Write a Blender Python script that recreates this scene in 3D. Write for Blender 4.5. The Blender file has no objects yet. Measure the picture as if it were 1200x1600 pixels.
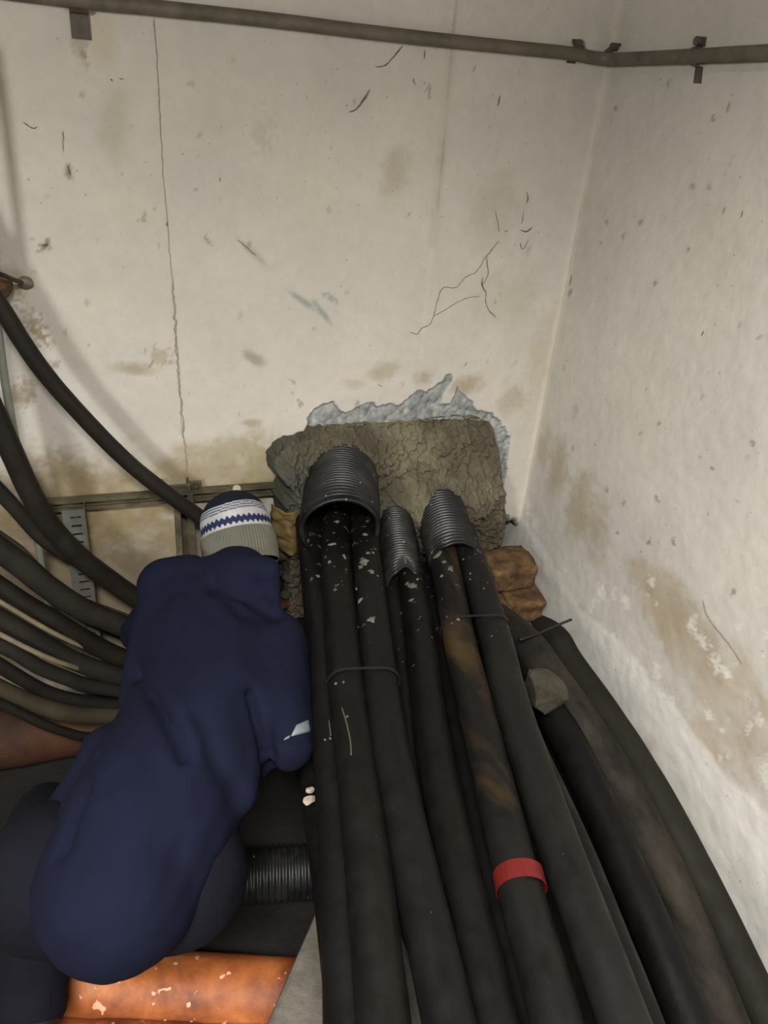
import bpy, bmesh, math, random
import numpy as np
from mathutils import Vector, Matrix
from mathutils.bvhtree import BVHTree

S = bpy.context.scene
COL = S.collection
random.seed(7)
rng = np.random.default_rng(7)

# ---------------------------------------------------------------- camera
F = 1202.0                                   # focal length in pixels of a 1200x1600 frame
_d = np.array([-199., 2135., 1202.]); _d /= np.linalg.norm(_d)          # straight down, seen from the camera
_x = np.array([3500., -351., 1202.]); _x -= _d * _x.dot(_d); _x /= np.linalg.norm(_x)   # along the back wall
_y = np.cross(_d, _x); _y = -_y if _y[2] < 0 else _y                     # into the back wall
M3 = np.stack([_x, _y, -_d], 1)              # world -> camera (x right, y down, z forward)
CAM = np.array([0., 0., 1.65])
cam_data = bpy.data.cameras.new('camera')
cam = bpy.data.objects.new('camera', cam_data); COL.objects.link(cam)
cam_data.sensor_fit = 'VERTICAL'; cam_data.sensor_height = 24.0
cam_data.lens = F / 1600 * 24.0
cam_data.clip_start = 0.02
_r, _dn, _f = M3[0], M3[1], M3[2]
cam.matrix_world = Matrix(((_r[0], -_dn[0], -_f[0], CAM[0]), (_r[1], -_dn[1], -_f[1], CAM[1]),
                           (_r[2], -_dn[2], -_f[2], CAM[2]), (0, 0, 0, 1)))
S.camera = cam

# ---------------------------------------------------------------- world, lamps, exposure
W = bpy.data.worlds.new('world'); S.world = W; W.use_nodes = True
W.node_tree.nodes['Background'].inputs[0].default_value = (0.95, 0.97, 1.0, 1)
W.node_tree.nodes['Background'].inputs[1].default_value = 0.02
S.view_settings.view_transform = 'Standard'; S.view_settings.look = 'None'
S.view_settings.gamma = 1.0; S.view_settings.use_curve_mapping = False
S.view_settings.exposure = 0.0

def area(name, loc, target, sx, sy, power, col):
    l = bpy.data.lights.new(name, 'AREA'); l.shape = 'RECTANGLE'; l.size = sx; l.size_y = sy
    l.energy = power; l.color = col
    o = bpy.data.objects.new(name, l); COL.objects.link(o); o.location = loc
    o.rotation_euler = (Vector(target) - Vector(loc)).to_track_quat('-Z', 'Y').to_euler()
    return o
area('lamp_tunnel', (-1.7, -1.15, 1.85), (0.6, 1.8, 0.9), 0.45, 0.45, 50, (1.0, 0.985, 0.965))
area('lamp_ceiling', (-0.40, -0.50, 2.66), (0.9, 0.9, 0.3), 1.2, 0.30, 198, (1.0, 0.985, 0.965))

# ---------------------------------------------------------------- geometry helpers
YB = 1.80        # back wall
XR = 1.178       # right wall

def ray(px, py):
    return M3.T @ np.array([(px - 600) / F, (py - 800) / F, 1.0])
def P(px, py, d): return CAM + ray(px, py) * d
def at_back(px, py, off=0.0):
    r = ray(px, py); return CAM + r * ((YB - off) / r[1])
def at_right(px, py, off=0.0):
    r = ray(px, py); return CAM + r * ((XR - off) / r[0])
def at_z(px, py, z):
    r = ray(px, py); return CAM + r * ((z - CAM[2]) / r[2])
def proj(v):
    c = (np.asarray(v) - CAM) @ M3.T
    return 600 + F * c[..., 0] / c[..., 2], 800 + F * c[..., 1] / c[..., 2]

def _hash(i, j, k, s):
    h = (i.astype(np.int64) * 374761393 + j.astype(np.int64) * 668265263 + k.astype(np.int64) * 2147483647 + s * 974634777) & 0xffffffff
    h = ((h ^ (h >> 13)) * 1274126177) & 0xffffffff
    return ((h ^ (h >> 16)) & 0xffffff) / float(0xffffff)
def vnoise(p, freq, seed=0):
    q = np.asarray(p) * freq; i = np.floor(q).astype(np.int64); f = q - i; f = f * f * (3 - 2 * f)
    out = 0
    for a in (0, 1):
        for b in (0, 1):
            for c in (0, 1):
                w = (f[:, 0] if a else 1 - f[:, 0]) * (f[:, 1] if b else 1 - f[:, 1]) * (f[:, 2] if c else 1 - f[:, 2])
                out = out + w * _hash(i[:, 0] + a, i[:, 1] + b, i[:, 2] + c, seed)
    return out * 2 - 1
def fbm(p, freq, octv=4, seed=0):
    o = 0; a = 1; t = 0
    for k in range(octv):
        o = o + a * vnoise(p, freq * 2 ** k, seed + k); t += a; a *= .5
    return o / t
def worley(p, freq, seed=0):
    q = np.asarray(p) * freq; i = np.floor(q).astype(np.int64); best = np.full(len(q), 9.)
    for a in (-1, 0, 1):
        for b in (-1, 0, 1):
            for c in (-1, 0, 1):
                g = i + np.array([a, b, c])
                fp = np.stack([_hash(g[:, 0], g[:, 1], g[:, 2], seed + s) for s in (11, 12, 13)], 1) + g
                best = np.minimum(best, ((q - fp) ** 2).sum(1))
    return np.sqrt(best)
def poly_sdf(p, poly):      # signed distance, positive inside
    p = np.asarray(p); d = np.full(len(p), 1e9); ins = np.zeros(len(p), bool)
    n = len(poly)
    for k in range(n):
        a = np.array(poly[k]); b = np.array(poly[(k + 1) % n]); e = b - a; w = p - a
        t = np.clip((w @ e) / (e @ e + 1e-12), 0, 1)
        d = np.minimum(d, ((w - t[:, None] * e) ** 2).sum(1))
        cond = (a[1] > p[:, 1]) != (b[1] > p[:, 1])
        with np.errstate(divide='ignore', invalid='ignore'):
            xi = a[0] + (p[:, 1] - a[1]) * e[0] / (e[1] if abs(e[1]) > 1e-12 else 1e-12)
        ins ^= cond & (p[:, 0] < xi)
    d = np.sqrt(d)
    return np.where(ins, d, -d)
def line_dist(p, pts):
    d = np.full(len(p), 1e9)
    for k in range(len(pts) - 1):
        a = np.array(pts[k]); b = np.array(pts[k + 1]); e = b - a; w = p - a
        t = np.clip((w @ e) / (e @ e + 1e-12), 0, 1)
        d = np.minimum(d, ((w - t[:, None] * e) ** 2).sum(1))
    return np.sqrt(d)
def sstep(a, b, x):
    t = np.clip((x - a) / (b - a), 0, 1); return t * t * (3 - 2 * t)
def lin(r, g, b):
    return tuple((c / 255 / 12.92) if c / 255 <= .04045 else ((c / 255 + .055) / 1.055) ** 2.4 for c in (r, g, b))

def mesh(name, verts, faces, mat, parent=None, smooth=True, col=None):
    me = bpy.data.meshes.new(name)
    me.from_pydata([tuple(map(float, v)) for v in verts], [], [tuple(map(int, f)) for f in faces])
    me.update()
    if col is not None:
        at = me.color_attributes.new('Col', 'FLOAT_COLOR', 'POINT')
        c = np.ones((len(verts), 4), np.float32); c[:, :3] = col; at.data.foreach_set('color', c.ravel())
    if smooth: me.polygons.foreach_set('use_smooth', np.ones(len(me.polygons), bool))
    me.materials.append(mat)
    o = bpy.data.objects.new(name, me); COL.objects.link(o)
    if parent: o.parent = parent
    return o
def tag(o, label, cat, group=None, kind=None):
    if label: o['label'] = label
    if cat: o['category'] = cat
    if group: o['group'] = group
    if kind: o['kind'] = kind
    return o
def empty(name, loc, label, cat, group=None):
    o = bpy.data.objects.new(name, None); COL.objects.link(o); o.location = tuple(map(float, loc))
    o.empty_display_size = .05
    return tag(o, label, cat, group)
def under(o, parent):        # parent a mesh built in world coordinates
    o.parent = parent
    o.matrix_parent_inverse = Matrix.Translation(-parent.location)
    return o

class MB:
    def __init__(s): s.v = []; s.f = []
    def add(s, v, f):
        n = len(s.v); s.v += [tuple(map(float, q)) for q in v]; s.f += [tuple(i + n for i in g) for g in f]; return s
    def box(s, c, ax, ay, az, bevel=0):
        c = np.array(c, float); ax, ay, az = map(lambda q: np.array(q, float), (ax, ay, az))
        vs = [c + sx * ax + sy * ay + sz * az for sx in (-1, 1) for sy in (-1, 1) for sz in (-1, 1)]
        fs = [(0, 1, 3, 2), (4, 6, 7, 5), (0, 4, 5, 1), (2, 3, 7, 6), (0, 2, 6, 4), (1, 5, 7, 3)]
        return s.add(vs, fs)
    def build(s, name, mat, parent=None, smooth=False, bevel=0):
        o = mesh(name, s.v, s.f, mat, parent, smooth)
        if bevel:
            b = o.modifiers.new('bevel', 'BEVEL'); b.width = bevel; b.segments = 2; b.limit_method = 'ANGLE'
        return o

def crom(pts, step):
    pts = [np.array(p, float) for p in pts]
    ext = [2 * pts[0] - pts[1]] + pts + [2 * pts[-1] - pts[-2]]
    out = []
    for i in range(1, len(ext) - 2):
        p0, p1, p2, p3 = ext[i - 1:i + 3]
        n = max(2, int(np.linalg.norm((p2 - p1)[:3]) / step))
        for k in range(n):
            t = k / n
            out.append(.5 * ((2 * p1) + (-p0 + p2) * t + (2 * p0 - 5 * p1 + 4 * p2 - p3) * t * t + (-p0 + 3 * p1 - 3 * p2 + p3) * t ** 3))
    out.append(pts[-1]); return np.array(out)
def frames(pts):
    T = np.gradient(pts, axis=0); T /= np.linalg.norm(T, axis=1)[:, None] + 1e-12
    u = np.cross(T[0], [0, 0, 1.]);
    if np.linalg.norm(u) < 1e-3: u = np.cross(T[0], [0, 1., 0])
    U = []
    for t in T:
        u = u - t * u.dot(t); u /= np.linalg.norm(u) + 1e-12; U.append(u.copy())
    U = np.array(U); return T, U, np.cross(T, U)
def tube_data(pts, rad, n=18, wob=0, seed=0):
    pts = np.asarray(pts); m = len(pts); rad = np.broadcast_to(np.asarray(rad, float), (m,))
    T, U, V = frames(pts)
    a = np.linspace(0, 2 * np.pi, n, endpoint=False)
    ring = np.cos(a)[None, :, None] * U[:, None] + np.sin(a)[None, :, None] * V[:, None]
    vv = pts[:, None] + ring * rad[:, None, None]
    vv = vv.reshape(-1, 3)
    if wob:
        nn = fbm(vv, 14, 3, seed); vv = vv + ring.reshape(-1, 3) * (wob * nn)[:, None]
    fs = []
    for i in range(m - 1):
        for k in range(n):
            k2 = (k + 1) % n; fs.append((i * n + k, i * n + k2, (i + 1) * n + k2, (i + 1) * n + k))
    fs.append(tuple(range(n - 1, -1, -1))); fs.append(tuple((m - 1) * n + k for k in range(n)))
    return vv, fs
def tube(name, pts, rad, mat, parent=None, step=.015, n=18, wob=0, seed=0):
    c = crom(pts, step); v, f = tube_data(c, rad, n, wob, seed)
    return mesh(name, v, f, mat, parent)
def prism(prof, p0, p1, up):       # extrude an open profile strip / closed polygon (list of 2D) from p0 to p1
    p0 = np.array(p0, float); p1 = np.array(p1, float); t = (p1 - p0) / np.linalg.norm(p1 - p0)
    up = np.array(up, float); up -= t * up.dot(t); up /= np.linalg.norm(up); sd = np.cross(up, t)
    n = len(prof); v = [p + a * sd + b * up for p in (p0, p1) for a, b in prof]
    f = [(i, (i + 1) % n, n + (i + 1) % n, n + i) for i in range(n)] + [tuple(range(n - 1, -1, -1)), tuple(range(n, 2 * n))]
    return v, f

# ---------------------------------------------------------------- materials
def mat_new(name):
    m = bpy.data.materials.new(name); m.use_nodes = True
    nt = m.node_tree; return m, nt, nt.nodes['Principled BSDF']
def N(nt, t, **kw):
    n = nt.nodes.new(t)
    for k, v in kw.items():
        if k in n.inputs: n.inputs[k].default_value = v
        else: setattr(n, k, v)
    return n
def noise(nt, scale, detail=4, rough=.6, vec=None, dist=0):
    n = N(nt, 'ShaderNodeTexNoise'); n.inputs['Scale'].default_value = scale; n.inputs['Detail'].default_value = detail
    n.inputs['Roughness'].default_value = rough; n.inputs['Distortion'].default_value = dist
    if vec is not None: nt.links.new(vec, n.inputs['Vector'])
    return n.outputs['Fac']
def ramp(nt, fac, stops):
    r = N(nt, 'ShaderNodeValToRGB'); e = r.color_ramp.elements
    while len(e) < len(stops): e.new(.5)
    for q, (p, c) in zip(e, stops): q.position = p; q.color = (*c, 1) if len(c) == 3 else c
    nt.links.new(fac, r.inputs[0]); return r.outputs[0]
def mixc(nt, fac, a, b, mode='MIX'):
    m = N(nt, 'ShaderNodeMix', data_type='RGBA', blend_type=mode)
    for s, k in ((fac, 0), (a, 6), (b, 7)):
        if isinstance(s, (int, float)): m.inputs[k].default_value = s
        elif isinstance(s, tuple): m.inputs[k].default_value = (*s, 1) if len(s) == 3 else s
        else: nt.links.new(s, m.inputs[k])
    return m.outputs[2]
def bump(nt, b, h, strength, dist):
    n = N(nt, 'ShaderNodeBump'); n.inputs['Strength'].default_value = strength; n.inputs['Distance'].default_value = dist
    nt.links.new(h, n.inputs['Height']); nt.links.new(n.outputs[0], b.inputs['Normal'])
G3 = lambda v: (v, v, v)

def m_wall():
    m, nt, b = mat_new('painted_plaster')
    tc = N(nt, 'ShaderNodeTexCoord').outputs['Object']
    at = N(nt, 'ShaderNodeAttribute', attribute_name='Col').outputs['Color']
    n1 = ramp(nt, noise(nt, 3.2, 6, .62, tc), [(.3, (.87, .87, .855)), (.7, (1.05, 1.04, 1.01))])
    n2 = ramp(nt, noise(nt, 38, 5, .6, tc), [(.25, (.94, .935, .92)), (.62, (1, 1, 1))])
    c = mixc(nt, 1.0, mixc(nt, 1.0, at, n1, 'MULTIPLY'), n2, 'MULTIPLY')
    sp = ramp(nt, noise(nt, 95, 2, .5, tc), [(.715, (0, 0, 0)), (.745, (1, 1, 1))])
    c = mixc(nt, mixc(nt, 1.0, sp, G3(.5), 'MULTIPLY'), c, lin(92, 84, 66))
    nt.links.new(c, b.inputs['Base Color']); b.inputs['Roughness'].default_value = .72
    b.inputs['Specular IOR Level'].default_value = .3
    bump(nt, b, noise(nt, 60, 6, .65, tc), .25, .004)
    return m
def m_rough(name, cols, scale=9, rough=.85, bsc=70, bst=.5, bd=.006, detail=6, metal=0, spec=.4, specks=None, ssc=120, sth=.70):
    m, nt, b = mat_new(name)
    tc = N(nt, 'ShaderNodeTexCoord').outputs['Object']
    st = [(.28 + .44 * i / max(1, len(cols) - 1), c) for i, c in enumerate(cols)]
    c = ramp(nt, noise(nt, scale, detail, .62, tc, .3), st)
    if specks:
        sp = ramp(nt, noise(nt, ssc, 2, .5, tc), [(sth, (0, 0, 0)), (sth + .03, (1, 1, 1))])
        c = mixc(nt, sp, c, specks)
    nt.links.new(c, b.inputs['Base Color']); b.inputs['Roughness'].default_value = rough
    b.inputs['Metallic'].default_value = metal; b.inputs['Specular IOR Level'].default_value = spec
    if bst: bump(nt, b, noise(nt, bsc, 5, .6, tc), bst, bd)
    return m
def m_attr(name, rough=.9, bsc=300, bst=.2, bd=.001, spec=.3):
    m, nt, b = mat_new(name)
    tc = N(nt, 'ShaderNodeTexCoord').outputs['Object']
    at = N(nt, 'ShaderNodeAttribute', attribute_name='Col').outputs['Color']
    n1 = ramp(nt, noise(nt, 25, 5, .6, tc), [(.3, G3(.85)), (.7, G3(1.1))])
    nt.links.new(mixc(nt, 1.0, at, n1, 'MULTIPLY'), b.inputs['Base Color'])
    b.inputs['Roughness'].default_value = rough; b.inputs['Specular IOR Level'].default_value = spec
    bump(nt, b, noise(nt, bsc, 4, .6, tc), bst, bd); return m
def m_cable(name, base, dust, dust_amt, tint=None, splash=True, rough=.5):
    m, nt, b = mat_new(name)
    g = N(nt, 'ShaderNodeTexCoord').outputs['Object']
    mp = N(nt, 'ShaderNodeMapping'); mp.inputs['Scale'].default_value = (1, .35, 1); nt.links.new(g, mp.inputs[0])
    c = mixc(nt, ramp(nt, noise(nt, 9, 6, .65, mp.outputs[0]), [(.35, G3(0)), (.75, G3(dust_amt))]), base, dust)
    if tint:
        sy = N(nt, 'ShaderNodeSeparateXYZ'); nt.links.new(g, sy.inputs[0]); my = N(nt, 'ShaderNodeMapRange'); nt.links.new(sy.outputs[1], my.inputs[0])
        my.inputs[1].default_value = .55; my.inputs[2].default_value = 1.0; my.inputs[3].default_value = -.22; my.inputs[4].default_value = .03   # the stain starts where the cable leaves the duct
        aa = N(nt, 'ShaderNodeMath', operation='ADD'); nt.links.new(noise(nt, 8, 5, .6, mp.outputs[0], .4), aa.inputs[0]); nt.links.new(my.outputs[0], aa.inputs[1])
        c = mixc(nt, ramp(nt, aa.outputs[0], [(.5, G3(0)), (.66, G3(.85))]), c, tint)
    if splash:       # dried mortar splashes, thickest beside the opening
        sx = N(nt, 'ShaderNodeSeparateXYZ'); nt.links.new(g, sx.inputs[0])
        mr = N(nt, 'ShaderNodeMapRange'); nt.links.new(sx.outputs[1], mr.inputs[0])
        mr.inputs[1].default_value = .95; mr.inputs[2].default_value = 1.55; mr.inputs[3].default_value = 0; mr.inputs[4].default_value = .125
        ad = N(nt, 'ShaderNodeMath', operation='ADD'); nt.links.new(noise(nt, 46, 3, .6, g), ad.inputs[0]); nt.links.new(mr.outputs[0], ad.inputs[1])
        c = mixc(nt, ramp(nt, ad.outputs[0], [(.745, G3(0)), (.77, G3(.9))]), c, lin(88, 84, 74))
    nt.links.new(c, b.inputs['Base Color'])
    nt.links.new(ramp(nt, noise(nt, 20, 4, .6, g), [(.3, G3(rough - .1)), (.7, G3(rough + .2))]), b.inputs['Roughness'])
    b.inputs['Specular IOR Level'].default_value = .2
    bump(nt, b, noise(nt, 45, 4, .6, g), .18, .004)
    return m

WALL = m_wall()
CONC = m_rough('rough_concrete', [lin(54, 51, 45), lin(88, 83, 74), lin(112, 107, 96)])
FLOORM = m_rough('earth_floor', [lin(12, 10, 8), lin(21, 17, 13), lin(32, 26, 20)], 7)
MORTAR = m_attr('wet_mortar', .8, 160, .6, .004, .4)
DUCT = m_rough('black_duct_plastic', [lin(10, 11, 12), lin(20, 21, 21), lin(46, 44, 38)], 14, .42, 80, .2, .002, spec=.45, specks=lin(120, 115, 100), ssc=70, sth=.72)
GALV = m_rough('dull_galvanised_steel', [lin(96, 90, 76), lin(126, 119, 102), lin(142, 136, 120)], 18, .55, 120, .15, .001, metal=.35)
GALVD = m_rough('dirty_strut_steel', [lin(56, 51, 38), lin(90, 83, 65), lin(114, 107, 87)], 16, .6, 120, .2, .001, metal=.25)
PLATE = m_rough('grey_zinc_plate', [lin(98, 98, 90), lin(122, 122, 112)], 20, .5, 120, .1, .001, metal=.2)
CONDUIT = m_rough('weathered_conduit', [lin(76, 70, 60), lin(100, 93, 81), lin(112, 105, 92)], 14, .6, 120, .2, .001, metal=.1)
RUST = m_rough('rusty_orange_pipe', [lin(66, 32, 14), lin(124, 64, 28), lin(164, 94, 46), lin(190, 130, 90)], 7, .6, 60, .4, .003, specks=lin(206, 160, 130), ssc=45, sth=.66)
BRICK = m_rough('clay_brick', [lin(46, 33, 21), lin(92, 68, 43), lin(128, 100, 66)], 22, .9, 90, .7, .006)
STONE = m_rough('broken_concrete_stone', [lin(38, 33, 26), lin(62, 57, 46), lin(82, 77, 63)], 18, .9, 90, .7, .005)
PALE = m_rough('pale_chip', [lin(140, 127, 110), lin(172, 160, 144)], 60, .85, 200, .4, .001)
BAG = m_rough('tan_paper', [lin(86, 70, 38), lin(114, 94, 56), lin(134, 115, 76)], 16, .7, 60, .3, .002)
BLACK = m_rough('black_plastic', [lin(16, 16, 16), lin(30, 30, 30)], 30, .5, 100, .1, .001)
REDT = m_rough('red_tape', [lin(80, 16, 13), lin(104, 24, 19)], 30, .5, 100, .1, .001)
WEB = m_rough('dirty_cobweb', [lin(72, 65, 52), lin(108, 99, 82)], 60, .95, 200, 0)
GROOVE = m_rough('wall_crack', [lin(136, 126, 106), lin(170, 161, 141)], 60, .95, 200, 0)
NAVY = m_rough('navy_cotton', [lin(15, 18, 34), lin(18, 21, 38), lin(20, 24, 42)], 5, .9, 900, .25, .0006, spec=.12)
NAVY2 = m_rough('navy_trouser_cotton', [lin(15, 15, 22), lin(21, 21, 29)], 6, .9, 900, .25, .0006, spec=.12)
REFL = m_rough('grey_reflective_tape', [lin(104, 112, 114), lin(122, 130, 132)], 40, .4, 300, .1, .0005)
KNIT = m_attr('knit_wool', .95, 500, .35, .0008, .15)
SKIN = m_rough('brown_skin', [lin(72, 46, 32), lin(92, 60, 42)], 12, .55, 200, .1, .0008)
BOOT = m_rough('black_leather', [lin(18, 17, 16), lin(34, 31, 28)], 20, .5, 120, .2, .001)
CB_BLACK = m_cable('cable_black', lin(10, 10, 9), lin(23, 22, 19), .6)
CB_SMOOTH = m_cable('cable_smooth_black', lin(17, 17, 15), lin(34, 33, 29), .6)
CB_BROWN = m_cable('cable_brown_dust', lin(10, 10, 8), lin(23, 20, 16), .6)
CB_OCHRE = m_cable('cable_ochre_stained', lin(15, 15, 14), lin(34, 30, 24), .5, lin(66, 50, 28))
CB_DARK = m_cable('cable_deep_black', lin(10, 10, 9), lin(22, 19, 16), .5)
CB_GREY = m_cable('cable_grey_dust', lin(26, 24, 21), lin(74, 67, 55), .9, splash=False, rough=.7)
CB_OLIVE = m_cable('cable_olive_grey', lin(27, 26, 22), lin(50, 46, 37), .6, splash=False, rough=.7)
CB_LEFT = m_cable('cable_hanging_black', lin(24, 23, 20), lin(44, 38, 30), .6, splash=False)
CB_TAN = m_cable('cable_hanging_tan', lin(52, 46, 36), lin(76, 68, 52), .7, splash=False)
SLIT_PALE = m_rough('pale_tan_lit_slit', [lin(94, 86, 66), lin(132, 122, 98)], 24, .6, 100, .2, .001)
TUBE_GREY = m_rough('pale_grey_conduit', [lin(104, 106, 96), lin(136, 138, 126)], 12, .5, 80, .1, .001)

# ---------------------------------------------------------------- back wall with the broken opening
bk = lambda pts: [(lambda q: (q[0], q[2]))(at_back(*p)) for p in pts]
rt = lambda pts: [(lambda q: (q[1], q[2]))(at_right(*p)) for p in pts]
CHIP = bk([(470, 690), (478, 668), (483, 645), (500, 632), (520, 627), (532, 640), (540, 645), (560, 634), (585, 626), (590, 636), (606, 630), (624, 633), (640, 619),
           (655, 608), (668, 613), (680, 601), (690, 596), (700, 583), (710, 583), (707, 596), (694, 612), (688, 632), (703, 630), (712, 612), (716, 600), (719, 612),
           (736, 625), (745, 640), (772, 646), (786, 664), (797, 684), (795, 720), (789, 760), (783, 800), (806, 812), (816, 820), (806, 910), (440, 860), (450, 700)])
HOLE = bk([(462, 676), (520, 668), (600, 664), (700, 657), (768, 660), (781, 700), (776, 760), (770, 806), (806, 822), (814, 826), (808, 900), (755, 900), (450, 850), (436, 790), (440, 715)])
CREAM = np.array(lin(199, 194, 186)); 

def paint(u, v, base, stains_shade, chips=()):
    p = np.stack([u, v], 1); p3 = np.stack([u, v, 0 * u], 1)
    c = np.tile(base, (len(u), 1)).astype(float)
    warp = fbm(p3, 26, 4, 91); warp2 = fbm(p3, 90, 3, 17); warp3 = vnoise(p3, 210, 19)
    for (cu, cv, ru, rv, rot, colr, amt, soft) in stains_shade:
        du, dv = u - cu, v - cv; cs, sn = math.cos(rot), math.sin(rot)
        a = (du * cs + dv * sn) / ru; b = (-du * sn + dv * cs) / rv
        r = np.sqrt(a * a + b * b) + (warp * .28 + warp2 * .10 if ru > .12 else warp * .5 + warp2 * .25 if ru > .03 else warp * .3 + warp2 * 1.0 + warp3 * .6)
        k = amt * (1 - sstep(1 - soft, 1 + soft * .4, r))
        c = c * (1 - k[:, None]) + np.array(colr) * k[:, None]
    return c
def sp_b(px, py, rx, ry, rot, colr, amt, soft=.7):
    q = at_back(px, py); s = (YB / ray(px, py)[1]) / F
    return (q[0], q[2], rx * s, ry * s * 1.15, -rot, colr, amt, soft)
def sp_r(px, py, rx, ry, rot, colr, amt, soft=.7):
    q = at_right(px, py); s = (XR / ray(px, py)[0]) / F
    return (q[1], q[2], rx * s * 1.35, ry * s * 1.1, rot, colr, amt, soft)

def wall_grid(us, vs):
    U, V = np.meshgrid(us, vs); n, m = len(us), len(vs)
    i = np.arange(n * m).reshape(m, n)
    f = np.stack([i[:-1, :-1], i[:-1, 1:], i[1:, 1:], i[1:, :-1]], -1).reshape(-1, 4)
    return U.ravel(), V.ravel(), f
def rng_axis(*segs):
    out = []
    for a, b, st in segs: out += list(np.arange(a, b - 1e-6, st))
    out.append(segs[-1][1]); return np.array(out)

us = rng_axis((-3.4, -.7, .15), (-.7, .36, .005), (.36, XR, .0028))
vs = rng_axis((0, .5, .02), (.5, 1.01, .0032), (1.01, 1.95, .006), (1.95, 2.7, .06))
U, Vv, fc = wall_grid(us, vs)
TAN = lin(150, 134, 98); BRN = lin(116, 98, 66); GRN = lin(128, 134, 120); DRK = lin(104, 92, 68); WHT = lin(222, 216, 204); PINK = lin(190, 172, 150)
st = [sp_b(150, 960, 420, 190, 0, lin(122, 106, 74), .85, .6), sp_b(90, 800, 120, 80, 0, lin(112, 94, 64), .6, .8), sp_b(120, 800, 230, 90, 0, TAN, .72, .8), sp_b(330, 745, 150, 55, .05, TAN, .62, .8), sp_b(370, 700, 60, 26, -.3, lin(160, 148, 112), .5),  # tan dirt; dark patch at left also paints in the hanging cables' shadow
      sp_b(100, 770, 60, 70, 0, BRN, .45), sp_b(420, 740, 60, 60, 0, lin(150, 138, 100), .6), sp_b(300, 790, 70, 40, 0, TAN, .4),  # leading brown patch deepens that painted cable shadow
      sp_b(210, 578, 34, 11, .2, lin(160, 150, 124), .8), sp_b(250, 556, 16, 14, .6, lin(160, 148, 124), .6), sp_b(392, 660, 22, 7, 0, lin(158, 148, 122), .7),
      sp_b(395, 560, 26, 8, .55, lin(140, 142, 124), .7), sp_b(470, 468, 34, 5, .6, lin(132, 146, 136), .75), sp_b(505, 490, 30, 4, .9, lin(132, 146, 136), .7),
      sp_b(515, 465, 14, 4, .5, lin(132, 146, 136), .6), sp_b(395, 395, 34, 5, .7, lin(166, 158, 136), .6), sp_b(600, 580, 34, 14, -.2, lin(160, 148, 122), .6),
      sp_b(660, 590, 22, 10, 0, lin(160, 146, 120), .6), sp_b(735, 600, 30, 16, 0, lin(164, 150, 124), .6), sp_b(620, 265, 26, 36, 0, lin(160, 152, 128), .5),
      sp_b(720, 600, 24, 12, 0, lin(160, 146, 120), .5), sp_b(555, 600, 24, 10, 0, lin(164, 152, 126), .45),
      sp_b(70, 385, 10, 8, 0, DRK, .7), sp_b(108, 270, 5, 10, 0, DRK, .6), sp_b(30, 620, 22, 14, 0, lin(132, 110, 78), .6), sp_b(40, 605, 14, 20, 0, lin(132, 110, 78), .5),
      sp_b(52, 505, 14, 30, -.5, lin(128, 112, 78), .7), sp_b(62, 525, 10, 14, 0, lin(128, 112, 78), .6), sp_b(86, 572, 8, 8, 0, BRN, .5), sp_b(15, 440, 26, 26, 0, lin(132, 116, 86), .55),  # leading pair paints the thick cable's nearer shadow on the wall
      sp_b(210, 330, 70, 26, .2, lin(208, 200, 180), .35), sp_b(480, 300, 60, 40, 0, lin(206, 198, 178), .35), sp_b(150, 480, 60, 80, 0, lin(206, 198, 180), .3),
      sp_b(180, 200, 26, 50, 0, lin(176, 168, 146), .5), sp_b(410, 205, 20, 26, 0, lin(172, 164, 140), .4), sp_b(780, 330, 50, 60, 0, lin(178, 170, 150), .4),
      sp_b(790, 470, 60, 50, 0, lin(176, 168, 146), .35), sp_b(850, 560, 40, 90, .1, lin(176, 164, 138), .4), sp_b(800, 620, 26, 26, 0, lin(150, 136, 106), .4),
      sp_b(125, 75, 12, 26, 0, lin(160, 150, 132), .6), sp_b(160, 60, 26, 40, 0, lin(184, 172, 138), .4)]
for k in range(70):        # small specks and smudges
    px, py = rng.uniform(20, 880), rng.uniform(30, 700)
    s = rng.uniform(1.5, 4.5); st.append(sp_b(px, py, s, s * rng.uniform(.6, 2.0), rng.uniform(-1, 1), DRK, rng.uniform(.15, .5), .5))
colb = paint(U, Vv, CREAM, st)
p2 = np.stack([U, Vv], 1); p3 = np.stack([U, Vv, U * 0], 1)
# formwork joints: slim vertical seams in the plaster
for pts, wd, cc, am in (([(713, 0), (705, 90), (696, 200), (690, 260), (683, 330)], .0035, lin(120, 112, 92), .5), ([(683, 330), (668, 450), (655, 590)], .006, lin(212, 206, 192), .5),
                        ([(708, 60), (690, 250), (676, 380)], .012, lin(166, 158, 136), .45)):
    d = line_dist(p2, bk(pts)) + .002 * fbm(p3, 60, 3, 5); k = am * (1 - sstep(wd * .4, wd * 1.6, d)); k = k * (.55 + .45 * fbm(p3, 12, 3, 6))
    k = np.clip(k, 0, 1); colb = colb * (1 - k[:, None]) + np.array(cc) * k[:, None]
d = np.abs(U - XR) + .006 * fbm(p3, 30, 3, 55); k = .55 * (1 - sstep(.004, .02, d)); colb = colb * (1 - k[:, None]) + np.array(lin(214, 208, 194)) * k[:, None]
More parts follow.
